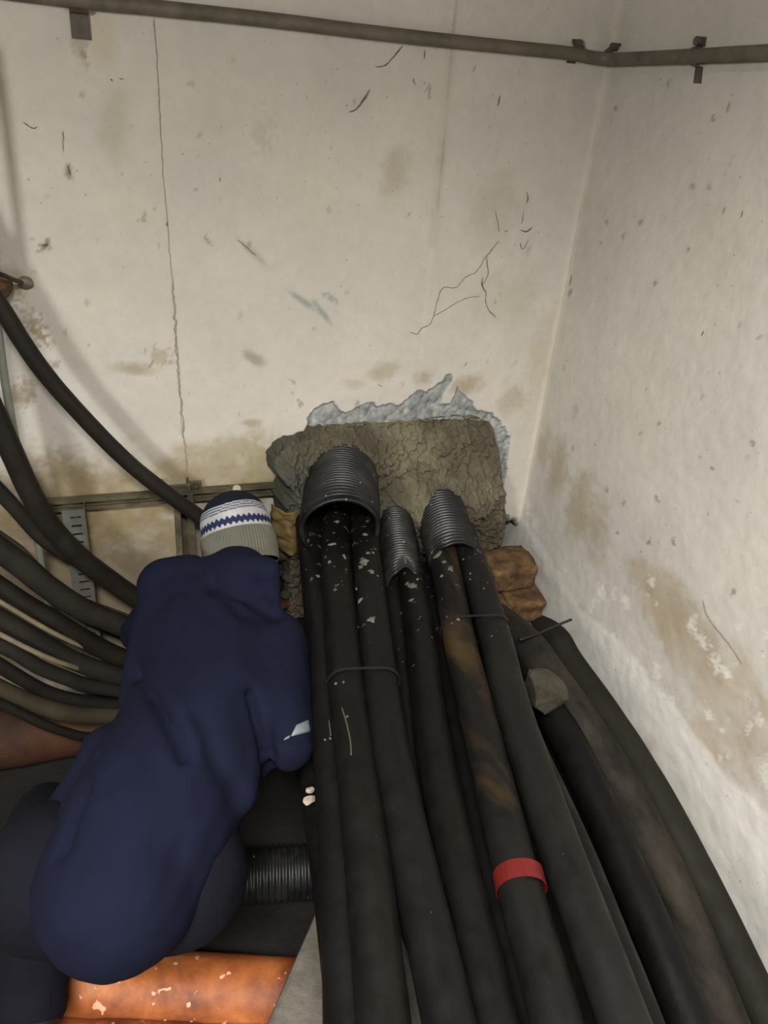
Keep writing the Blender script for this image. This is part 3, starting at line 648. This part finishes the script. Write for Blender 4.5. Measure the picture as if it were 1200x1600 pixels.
# rusty pipes on the floor
RUST_SHADED = m_rough('shaded_rust_brown', [lin(30, 15, 6), lin(54, 29, 11), lin(70, 40, 15)], 8, .8, 60, .4, .003, specks=lin(150, 124, 96), ssc=60, sth=.74)  # rust colour darkened to paint in the shade at the wall foot
def rpipe(p0, p1, r, label, seed, mat=RUST):
    p0 = np.array(p0, float); p1 = np.array(p1, float)
    tag(tube('rusty_pipe', [p0, (p0 + p1) / 2, p1], r, mat, None, .03, 28, .004, seed), label, 'pipe', 'rusty pipes on the floor')
rpipe((-1.6, 1.66, .082), (.36, 1.66, .082), .080, 'rust-brown pipe along the foot of the back wall, its shade painted in', 1, RUST_SHADED)
rpipe((-1.3, 1.345, .085), (.27, .797, .085), .068, 'rusty orange pipe across the floor near the lower edge', 2)
rpipe((-1.3, 1.225, .068), (.245, .686, .068), .062, 'flaking rusty pipe at the lower edge, nearest the camera', 3)

# ---------------------------------------------------------------- conduit along the top of the walls
root = empty('conduit', at_back(600, 50, .02), 'weathered grey conduit fixed along the top of both walls and round the corner', 'conduit')
pts = [at_back(px, py, .02) for px, py in ((-150, -33), (0, -15), (120, 0), (240, 12), (420, 31), (600, 53), (760, 70), (880, 82))]
cor = [np.array([XR - .07, YB - .022, pts[-1][2] - .003]), np.array([XR - .028, YB - .034, pts[-1][2] - .004]), np.array([XR - .021, YB - .08, pts[-1][2] - .003])]
pr = [at_right(px, py, .02) for px, py in ((1010, 91), (1100, 87), (1200, 82), (1330, 76))]
under(tube('pipe_run', pts + cor + pr, .0135, CONDUIT, None, .02, 16, .0006, 4), root)
def saddle(px, py, right, tall, drop, lean=0, w=.011):
    c = at_right(px, py, .012) if right else at_back(px, py, .012)
    al = np.array([0, -1., 0]) if right else np.array([1., 0, 0]); n = np.array([-1., 0, 0]) if right else np.array([0, -1., 0]); up = np.array([0, 0, 1.]) + lean * al
    m = MB()
    prof = [(-drop, 0), (-.018, 0), (-.016, .012), (-.008, .024), (.008, .024), (.016, .012), (.018, 0), (tall, 0)]
    V = []
    for (a, b) in prof:
        for s in (-1, 1):
            for e in (0, .003): V.append(c + up * a + n * (b + e - .012) + al * w * s)
    k = len(prof); f = []
    for i in range(k - 1):
        a = 4 * i; b = 4 * (i + 1); f += [(a, b, b + 2, a + 2), (a + 1, a + 3, b + 3, b + 1), (a, a + 1, b + 1, b), (a + 2, b + 2, b + 3, a + 3)]
    f += [(0, 2, 3, 1), (4 * k - 4, 4 * k - 3, 4 * k - 1, 4 * k - 2)]
    o = under(mesh('saddle_clip', V, f, m_clip, None, False), root)
    bo = tube_data(np.array([c + up * (tall - .008) + n * e for e in (-.01, 0, .006)]), .0085, 10)
    b = mesh('bolt', bo[0], bo[1], m_clip, None, False); b.parent = o
m_clip = m_rough('dark_clip_metal', [lin(70, 64, 57), lin(98, 91, 81)], 40, .6, 120, .2, .001, metal=.2)
saddle(900, 82, False, .026, .022, .12); saddle(956, 86, True, .024, .012); saddle(1088, 88, True, .034, .046, -.22); saddle(122, 4, False, .03, .058, 0, .017)

# ---------------------------------------------------------------- strut rack at the left
root = empty('strut_rack', at_back(200, 782, .02), 'wall mounted galvanised strut rail with a clamp and a channel post, left of the beanie', 'rack')
ch = [(-.017, -.012), (.017, -.012), (.017, .012), (.007, .012), (.007, .009), (.014, .009), (.014, -.009), (-.014, -.009), (-.014, .009), (-.007, .009), (-.007, .012), (-.017, .012)]
def strut(name, p0, p1, out, parent, mat, sc=1.0):
    v, f = prism([(a * sc, b * sc) for a, b in ch], p0, p1, out)
    return under(mesh(name, v, f, mat, None, False), parent)
OUT = (0, -1, 0)
strut('rail', at_back(72, 790, .016), at_back(470, 760, .016), OUT, root, GALVD, .9)
t0 = at_back(286, 776, .05); strut('post', (t0[0], t0[1], t0[2] + .012), (t0[0], t0[1], .02), OUT, root, GALVD, 1.35)
m = MB(); c = at_back(276, 766, .055)
m.box(c, (.034, 0, 0), (0, .003, 0), (0, 0, .016)); m.box(c + [-.031, .02, 0], (.003, 0, 0), (0, .022, 0), (0, 0, .014)); m.box(c + [.031, .02, 0], (.003, 0, 0), (0, .022, 0), (0, 0, .014))
m.box(c + [.046, .035, -.006], (.018, 0, 0), (0, .003, 0), (0, 0, .010))
clp = under(m.build('clamp', GALVD, None, False, .002), root)
bo = tube_data(np.array([c + [.05, .034 - e, -.006] for e in (0, .006, .012)]), .007, 6); b = mesh('bolt', bo[0], bo[1], GALVD, None, False); b.parent = clp
bo = tube_data(np.array([at_back(370, 764, e) for e in (.02, .03, .04)]), .011, 10); under(mesh('bolt', bo[0], bo[1], PALE, None, False), root)
# slotted upright
root = empty('slotted_upright', at_back(115, 830, .06), 'pale zinc upright with a row of short slots, behind the hanging cables', 'upright')
x0 = at_back(98, 812, .06)[0]; x1 = at_back(133, 812, .06)[0]; zt = at_back(115, 797, .06)[2]; yy = YB - .06
m = MB(); sw = x1 - x0; pit = .0235; ns = 26
def bx(m, xa, xb, za, zb): m.box(((xa + xb) / 2, yy, (za + zb) / 2), ((xb - xa) / 2, 0, 0), (0, .0016, 0), (0, 0, (zb - za) / 2))
bx(m, x0, x0 + .36 * sw, zt - pit * ns, zt); bx(m, x1 - .18 * sw, x1, zt - pit * ns, zt)
for k in range(ns): bx(m, x0 + .36 * sw, x1 - .18 * sw, zt - pit * (k + 1) + .006, zt - pit * k)
under(m.build('slotted_face', PLATE), root)
m = MB(); m.box((x1 + .001, yy + .028, zt - pit * ns / 2), (.0016, 0, 0), (0, .029, 0), (0, 0, pit * ns / 2)); under(m.build('side_flange', GALVD), root)

# ---------------------------------------------------------------- hanging cables at the left
def lcable(pts, r, mat, label, tail=True, name='hanging_cable', seed=0):
    q = [at_back(px, py, off) for px, py, off in pts]
    d = q[0] - q[1]; d = d / np.linalg.norm(d); q = [q[0] + d * t for t in (1.2, .8, .45, .22, .08)] + q
    return tag(tube(name, q, r, mat, None, .015, 16, .0008, seed), label, 'cable', 'cables hanging along the back wall')
lcable([(0, 478, .125), (62, 573, .12), (130, 652, .115), (200, 722, .11), (262, 772, .11), (310, 806, .11), (370, 850, .11), (440, 920, .07), (490, 1000, .02)], .0185, CB_LEFT, 'single thick cable sweeping down across the wall to the beanie', seed=1)
tag(tube('thin_conduit', [at_back(px, py, .10) for px, py in ((-70, 60), (-44, 220), (-18, 400), (-4, 510), (10, 610), (26, 695), (46, 775), (60, 850), (72, 930), (84, 1010))], .0085, TUBE_GREY, None, .015, 12), 'thin pale grey conduit dropping near the left edge', 'conduit')
lcable([(-12, 640, .17), (18, 705, .17), (45, 765, .17), (78, 820, .165), (120, 866, .16), (170, 905, .15), (222, 940, .14), (300, 985, .12), (400, 1040, .05)], .024, CB_LEFT, 'thick dark cable crossing in front of the slotted upright', seed=2)
lcable([(20, 790, .12), (72, 845, .12), (138, 884, .11), (205, 930, .10), (290, 968, .09), (400, 1020, .03)], .017, CB_OLIVE, 'brownish cable just right of the thick dark cable', seed=3)
lcable([(-10, 852, .20), (35, 885, .20), (72, 915, .20), (129, 952, .19), (207, 983, .17), (300, 1010, .14), (400, 1060, .06)], .027, CB_OLIVE, 'olive cable below the crossing of the thin conduit', seed=4)
lcable([(-10, 830, .13), (30, 858, .13), (62, 890, .13), (110, 930, .12), (190, 962, .10), (300, 1000, .08)], .010, CB_TAN, 'slim tan strip painting in the lit edge above the olive cable', seed=41)  # tan tube added in place of a lit edge
lcable([(-10, 912, .22), (40, 945, .22), (80, 968, .22), (129, 997, .21), (198, 1030, .19), (300, 1052, .15), (400, 1085, .07)], .024, CB_LEFT, 'dark cable above the upper bright slit at the left edge', seed=5)
lcable([(-10, 962, .24), (25, 982, .24), (57, 1000, .24), (115, 1032, .23), (195, 1058, .21), (300, 1072, .16), (400, 1100, .08)], .0235, CB_OLIVE, 'cable between the two bright slits at the left edge', seed=6)
lcable([(-10, 934, .262), (25, 955, .262), (57, 974, .258), (92, 993, .25), (130, 1010, .225), (200, 1034, .18), (300, 1062, .12)], .0055, SLIT_PALE, 'slim pale strip painting in the lit upper slit', seed=61)  # pale tube added for the bright lit gap between cables
lcable([(-10, 1003, .26), (25, 1020, .26), (57, 1040, .26), (100, 1058, .25), (160, 1075, .23), (300, 1090, .16)], .0175, CB_OLIVE, 'cable below the lower bright slit at the left edge', seed=7)
lcable([(-10, 986, .282), (25, 1004, .282), (60, 1021, .278), (100, 1037, .265), (150, 1050, .22), (220, 1062, .17), (300, 1075, .12)], .006, SLIT_PALE, 'slim pale strip painting in the lit lower slit', seed=71)  # likewise a pale tube for the lit gap below
lcable([(-10, 1034, .28), (43, 1066, .28), (86, 1086, .27), (130, 1096, .26), (180, 1102, .24), (300, 1106, .18)], .0165, CB_LEFT, 'dark cable bending above the pale brown cable near the rusty pipe', seed=8)
lcable([(-10, 1072, .30), (30, 1090, .30), (62, 1103, .30), (110, 1115, .29), (170, 1118, .26), (300, 1118, .2)], .021, CB_TAN, 'pale brown cable sagging just above the rusty pipe', seed=9)
lcable([(-10, 1095, .33), (30, 1113, .33), (64, 1130, .33), (100, 1143, .32), (150, 1152, .3), (300, 1150, .22)], .0115, CB_LEFT, 'thin dark cable lying over the rusty pipe', seed=10)
# little wall hook
root = empty('wall_hook', at_back(20, 435, .02), 'small dark hook screwed to the wall above the single thick cable', 'hook')
under(tube('rod', [at_back(-30, 420, .10), at_back(0, 428, .09), at_back(22, 437, .05), at_back(32, 441, .02), at_back(34, 442, .0)], .0045, BLACK, None, .006, 8), root)
under(clump('end_pad', at_back(40, 442, .004), (.016, .007, .013), GALV, 4, None, False, .2), root)
under(clump('block', at_back(4, 448, .03), (.022, .026, .028), BRICK, 6, None, True, .1, 1.5, 3), root)

# ---------------------------------------------------------------- the crouching person
def cap_data(p0, r0, p1, r1, n=18, rings=6):
    p0 = np.array(p0, float); p1 = np.array(p1, float); L = np.linalg.norm(p1 - p0)
    if L < 1e-5: p1 = p0 + np.array([0, 0, 1e-4]); L = 1e-4
    t = (p1 - p0) / L; u = np.cross(t, [.3, .9, .2]); u /= np.linalg.norm(u); w = np.cross(t, u)
    prof = [(-r0 * math.cos(a), r0 * math.sin(a)) for a in np.linspace(.05, math.pi / 2, rings)] + [(L + r1 * math.sin(a), r1 * math.cos(a)) for a in np.linspace(0, math.pi / 2 - .05, rings)]
    V = [p0 + t * x + r * (math.cos(a) * u + math.sin(a) * w) for x, r in prof for a in np.linspace(0, 2 * np.pi, n, endpoint=False)]
    m = len(prof)
    f = [(i * n + k, i * n + (k + 1) % n, (i + 1) * n + (k + 1) % n, (i + 1) * n + k) for i in range(m - 1) for k in range(n)]
    f += [tuple(range(n - 1, -1, -1)), tuple((m - 1) * n + k for k in range(n))]
    return V, f
def blob(name, caps, voxel, smooth):
    m = MB()
    for c in caps: m.add(*cap_data(*c))
    me = bpy.data.meshes.new(name); me.from_pydata(m.v, [], m.f)
    bm = bmesh.new(); bm.from_mesh(me); bmesh.ops.recalc_face_normals(bm, faces=bm.faces); bm.to_mesh(me); bm.free()
    o = bpy.data.objects.new(name, me); COL.objects.link(o)
    r = o.modifiers.new('r', 'REMESH'); r.mode = 'VOXEL'; r.voxel_size = voxel
    s = o.modifiers.new('s', 'SMOOTH'); s.factor = .5; s.iterations = smooth
    dg = bpy.context.evaluated_depsgraph_get(); ev = o.evaluated_get(dg)
    em = bpy.data.meshes.new_from_object(ev)
    v = np.empty(len(em.vertices) * 3, np.float32); em.vertices.foreach_get('co', v); v = v.reshape(-1, 3).astype(float)
    f = [tuple(p.vertices) for p in em.polygons]
    nr = np.empty(len(em.vertices) * 3, np.float32); em.vertex_normals.foreach_get('vector', nr); nr = nr.reshape(-1, 3).astype(float)
    bpy.data.objects.remove(o); bpy.data.meshes.remove(me); bpy.data.meshes.remove(em)
    return v, f, nr
def pr_(px, r, d): return r * d / F
def C2(a, b):     # capsule between two (px, py, radius in px, depth)
    return (P(a[0], a[1], a[3]), a[2] * a[3] / F, P(b[0], b[1], b[3]), b[2] * b[3] / F)

person = empty('person', (0.0, .95, 0.0), 'person in navy jacket and striped beanie, crouching back turned beside the cables', 'person')
J = dict(neck=(370, 912, 60, 1.69), lsh=(276, 922, 50, 1.68), lsh2=(262, 985, 56, 1.64), rsh=(428, 1020, 58, 1.62), up=(330, 1000, 96, 1.62), mid=(322, 1100, 118, 1.52), low=(285, 1195, 122, 1.40), waist=(222, 1300, 132, 1.29), hip=(186, 1388, 128, 1.22),
         relb=(446, 1164, 43, 1.43), lelb=(225, 1050, 34, 1.60))
jk = [C2(J['neck'], J['up']), C2(J['lsh'], J['lsh2']), C2(J['lsh'], J['up']), C2(J['lsh2'], J['mid']), C2(J['rsh'], J['up']), C2(J['up'], J['mid']), C2(J['mid'], J['low']), C2(J['low'], J['waist']), C2(J['waist'], J['hip']),
      C2(J['rsh'], J['relb']), C2((424, 1012, 60, 1.62), (352, 1150, 92, 1.47)), C2((372, 1150, 46, 1.42), (368, 1240, 34, 1.34)),
      C2(J['lsh2'], (215, 1090, 30, 1.52)), C2((170, 1180, 46, 1.40), (120, 1280, 52, 1.34)), C2((118, 1265, 44, 1.36), (88, 1330, 48, 1.34)),
      C2((322, 888, 20, 1.66), (372, 884, 20, 1.62)), C2((372, 884, 20, 1.62), (418, 892, 22, 1.62)), C2((418, 896, 20, 1.63), (424, 945, 16, 1.62)), C2((258, 914, 44, 1.68), (296, 904, 38, 1.68))]
# right forearm reaching forward under the sleeve, left arm forward to the wall
rel = P(446, 1164, 1.45); rwr = np.array([.395, 1.44, .42]); lsh = P(268, 950, 1.68); lel = np.array([.02, 1.58, .42]); lwr = np.array([.30, 1.66, .36])
jk += [(rel, .05, rwr, .040), (lsh, .062, lel, .052), (lel, .052, lwr, .042)]
v, f, nr = blob('jacket', jk, .009, 7)
tree = BVHTree.FromPolygons([Vector(q) for q in v], f)
def hit(px, py):
    d = Vector(ray(px, py)).normalized(); h = tree.ray_cast(Vector(CAM), d)
    return np.array(h[0]) if h[0] is not None else None
disp = .007 * fbm(v * np.array([1.2, .7, 1]), 7, 3, 101) + .0035 * fbm(v, 17, 3, 102)
for pts, w, dp in (([(212, 1052), (240, 1090), (268, 1135), (290, 1180)], .012, .024), ([(228, 1046), (258, 1085), (290, 1130), (310, 1180)], .02, -.008), ([(398, 1085), (408, 1130), (418, 1180), (424, 1206)], .014, .026), ([(310, 1120), (345, 1190), (380, 1250)], .02, .007),
                   ([(330, 905), (370, 925), (410, 945), (432, 955)], .014, .016), ([(328, 915), (380, 955), (428, 962)], .022, .012), ([(150, 1180), (130, 1240), (112, 1290), (100, 1330)], .012, .012), ([(262, 900), (300, 930), (330, 960)], .02, .005),
                   ([(330, 1180), (360, 1240), (375, 1290)], .025, .008), ([(240, 1190), (270, 1270), (280, 1340)], .03, .006), ([(80, 1240), (78, 1270), (84, 1290)], .014, .010), ([(445, 1150), (470, 1155), (486, 1152)], .008, .006)):
    q = [hit(*p) for p in pts]; q = [a for a in q if a is not None]
    if len(q) > 1: disp -= dp * np.exp(-(line_dist(v, q) / w) ** 2)
v = v + nr * disp[:, None]
jacket = under(mesh('jacket', v, f, NAVY), person)
tree = BVHTree.FromPolygons([Vector(q) for q in v], f)
# reflective patch sewn on the sleeve
def patch(name, corners, nu, nv, lift, mat, parent, label=None):
    a, b, c, d = [np.array(q, float) for q in corners]; top = []; last = 1.45
    for j in range(nv):
        for i in range(nu):
            s, t = i / (nu - 1), j / (nv - 1); q = (a * (1 - s) + b * s) * (1 - t) + (d * (1 - s) + c * s) * t
            h = hit(*q)
            if h is not None: last = (M3 @ (h - CAM))[2]
            top.append(P(q[0], q[1], last - lift))
    V = np.array(top); bot = np.array([p + ray(600, 800) * lift * 1.5 for p in top]); n = nu * nv
    f = [(j * nu + i, j * nu + i + 1, (j + 1) * nu + i + 1, (j + 1) * nu + i) for j in range(nv - 1) for i in range(nu - 1)]
    f += [tuple(n + k for k in q[::-1]) for q in f]
    ed = [i for i in range(nu)] + [j * nu + nu - 1 for j in range(1, nv)] + [(nv - 1) * nu + i for i in range(nu - 2, -1, -1)] + [j * nu for j in range(nv - 2, 0, -1)]
    f += [(ed[k], n + ed[k], n + ed[(k + 1) % len(ed)], ed[(k + 1) % len(ed)]) for k in range(len(ed))]
    o = mesh(name, np.concatenate([V, bot]), f, mat, None, True); o.parent = jacket
    if label: o['label'] = label
patch('reflective_strip', [(463, 1133), (482, 1125), (485, 1143), (454, 1151)], 7, 5, .004, REFL, jacket, 'grey reflective strip on the sleeve')
patch('reflective_strip', [(445, 1153), (453, 1149), (452, 1153), (443, 1157)], 4, 3, .004, REFL, jacket)

# trousers and boots
hipL = np.array([-.16, .93, .44]); hipR = np.array([.03, .88, .44]); pel = P(190, 1400, 1.25)
kneL = np.array([-.20, 1.22, .25]); ankL = np.array([-.22, .86, .225]); kneR = np.array([.12, 1.17, .36]); ankR = np.array([.0, .96, .20])
v, f, nr = blob('trousers', [(hipL, .125, hipR, .125), (hipL, .105, kneL, .075), (kneL, .075, ankL, .06), (hipR, .105, kneR, .075), (kneR, .075, ankR, .06)], .010, 6)
v = v + nr * (.006 * fbm(v, 12, 3, 111))[:, None]
under(mesh('trousers', v, f, NAVY2), person)
for a, b in ((ankL, np.array([-.24, .78, .20])), (ankR, np.array([-.01, 1.06, .185]))):
    v, f, nr = blob('boot', [(a, .052, a * .6 + b * .4 - [0, 0, .01], .05), (a * .6 + b * .4 - [0, 0, .01], .05, b, .042)], .008, 3)
    under(mesh('boot', v, f, BOOT), person)

# body: head, neck, trunk, arms and hands as one surface
HC = P(371, 835, 1.79)                                        # centre of the head
axis = np.array([-.05, .72, .69]); axis /= np.linalg.norm(axis)       # crown direction
face = np.array([0, 1, 0]) - axis * axis[1] ; face = np.array([.05, .69, -.72]); face -= axis * face.dot(axis); face /= np.linalg.norm(face)
side = np.cross(axis, face)
hp = lambda s, fr, up: HC + side * s + face * fr + axis * up
bd = [(hp(0, -.012, .0), .074, hp(0, .018, .015), .074), (hp(0, .03, -.04), .055, hp(0, .05, -.085), .04), (hp(0, -.01, -.06), .052, P(360, 930, 1.70), .058),
      (hp(0, .085, -.02), .011, hp(0, .102, -.045), .014), (hp(-.032, .078, -.075), .010, hp(.032, .078, -.075), .010), (hp(-.034, .072, 0), .013, hp(-.030, .074, 0), .013), (hp(.034, .072, 0), .013, hp(.030, .074, 0), .013),
      (hp(.076, .0, -.01), .012, hp(.078, -.004, -.045), .012), (hp(-.076, .0, -.01), .012, hp(-.078, -.004, -.045), .012),
      (P(350, 950, 1.72), .07, P(320, 1100, 1.58), .10), (P(320, 1100, 1.58), .10, P(200, 1380, 1.27), .11), (P(420, 1020, 1.66), .045, rel, .036), (rel, .034, rwr, .026), (lsh, .045, lel, .036), (lel, .034, lwr, .026),
      (P(350, 950, 1.72), .06, lsh, .045), (P(350, 950, 1.72), .06, P(420, 1020, 1.66), .045), (hipL, .08, kneL, .05), (kneL, .05, ankL, .038), (hipR, .08, kneR, .05), (kneR, .05, ankR, .038), (P(200, 1380, 1.27), .10, hipR, .08), (P(200, 1380, 1.27), .10, hipL, .08)]
def hand(wr, dirv, palm_n, thumb_side):
    d = np.array(dirv, float); d /= np.linalg.norm(d); n = np.array(palm_n, float); n -= d * n.dot(d); n /= np.linalg.norm(n); s = np.cross(d, n) * thumb_side
    out = []
    for k in (-1, 0, 1): out.append((wr + s * .018 * k, .016, wr + d * .085 + s * .024 * k, .014))
    for k, (o, L) in enumerate(((.030, .072), (.010, .080), (-.010, .075), (-.030, .060))):
        p0 = wr + d * .088 + s * o; p1 = p0 + (d * .85 + n * .5) * L * .45; p2 = p1 + (d * .35 + n * .95) * L * .32; p3 = p2 + (-d * .1 + n) * L * .25
        out += [(p0, .0095, p1, .009), (p1, .009, p2, .0085), (p2, .0085, p3, .0075)]
    t0 = wr + d * .02 + s * .028; t1 = t0 + (d * .6 + s * .7) * .042; t2 = t1 + (d * .85 + s * .1 + n * .4) * .03
    return out + [(t0, .013, t1, .0105), (t1, .0105, t2, .009)]
bd += hand(rwr, (.25, .95, .05), (.9, -.2, -.3), 1) + hand(lwr, (.75, .3, .25), (.1, .5, -.85), -1)
v, f, nr = blob('body', bd, .0048, 4)
under(mesh('body', v, f, SKIN), person)

# beanie
nA, nH = 300, 110; H0, H1 = -.082, .110; V = []; Cc = []
cDark = np.array(lin(22, 25, 36)); cNav = np.array(lin(36, 42, 74)); cWh = np.array(lin(164, 164, 162)); cGr = np.array(lin(96, 95, 84)); cSt = np.array(lin(74, 79, 100))
for j in range(nH):
    h = H0 + (H1 - H0) * j / (nH - 1)
    if h < .02: r0 = .0865 + .004 * math.sin((h - H0) / (.02 - H0) * math.pi)
    else: r0 = .0865 * math.sqrt(max(0, 1 - ((h - .02) / (H1 - .02)) ** 2.3))
    for i in range(nA):
        a = 2 * math.pi * i / nA
        r = r0; tri = abs(((a / (2 * math.pi) * 40) % 1) * 2 - 1) * .0085
        wav = .0025 * math.sin(a * 3 + 1)
        if h < -.004: r += .0016 * math.cos(a * 75) + .0015; c = cGr
        elif h < .002 + tri * .8: c = cWh
        elif h < .018 + tri: c = cNav
        elif h < .040 + wav: c = cWh
        elif h < .060 + wav: c = cSt if int((h - .040 - wav) / .0033) % 2 == 0 else cWh
        else: c = cDark
        V.append(HC + .93 * axis * h + .93 * r * (math.cos(a) * side + math.sin(a) * face * 1.12)); Cc.append(c)
f = [(j * nA + i, j * nA + (i + 1) % nA, (j + 1) * nA + (i + 1) % nA, (j + 1) * nA + i) for j in range(nH - 1) for i in range(nA)]
f.append(tuple((nH - 1) * nA + k for k in range(nA)))
V = np.array(V); V += (V - HC) * (.02 * fbm(V, 16, 2, 121))[:, None]
cut = [(i) for i in range(nH) if H0 + (H1 - H0) * i / (nH - 1) < -.004][-1]
Cc = np.array(Cc)
fa = [q for q in f if min(q) >= cut * nA]; fb = [q for q in f if max(q) < (cut + 1) * nA]
o = mesh('beanie', V, fa, KNIT, col=Cc); under(o, person); o['label'] = 'navy, white and blue striped knit beanie with a zigzag band'
o2 = mesh('ribbed_cuff', V, fb, KNIT, col=np.tile(cGr, (len(V), 1))); o2.parent = o
for q in (o, o2):
    bm = bmesh.new(); bm.from_mesh(q.data); bmesh.ops.delete(bm, geom=[w for w in bm.verts if not w.link_faces], context='VERTS'); bm.to_mesh(q.data); bm.free()
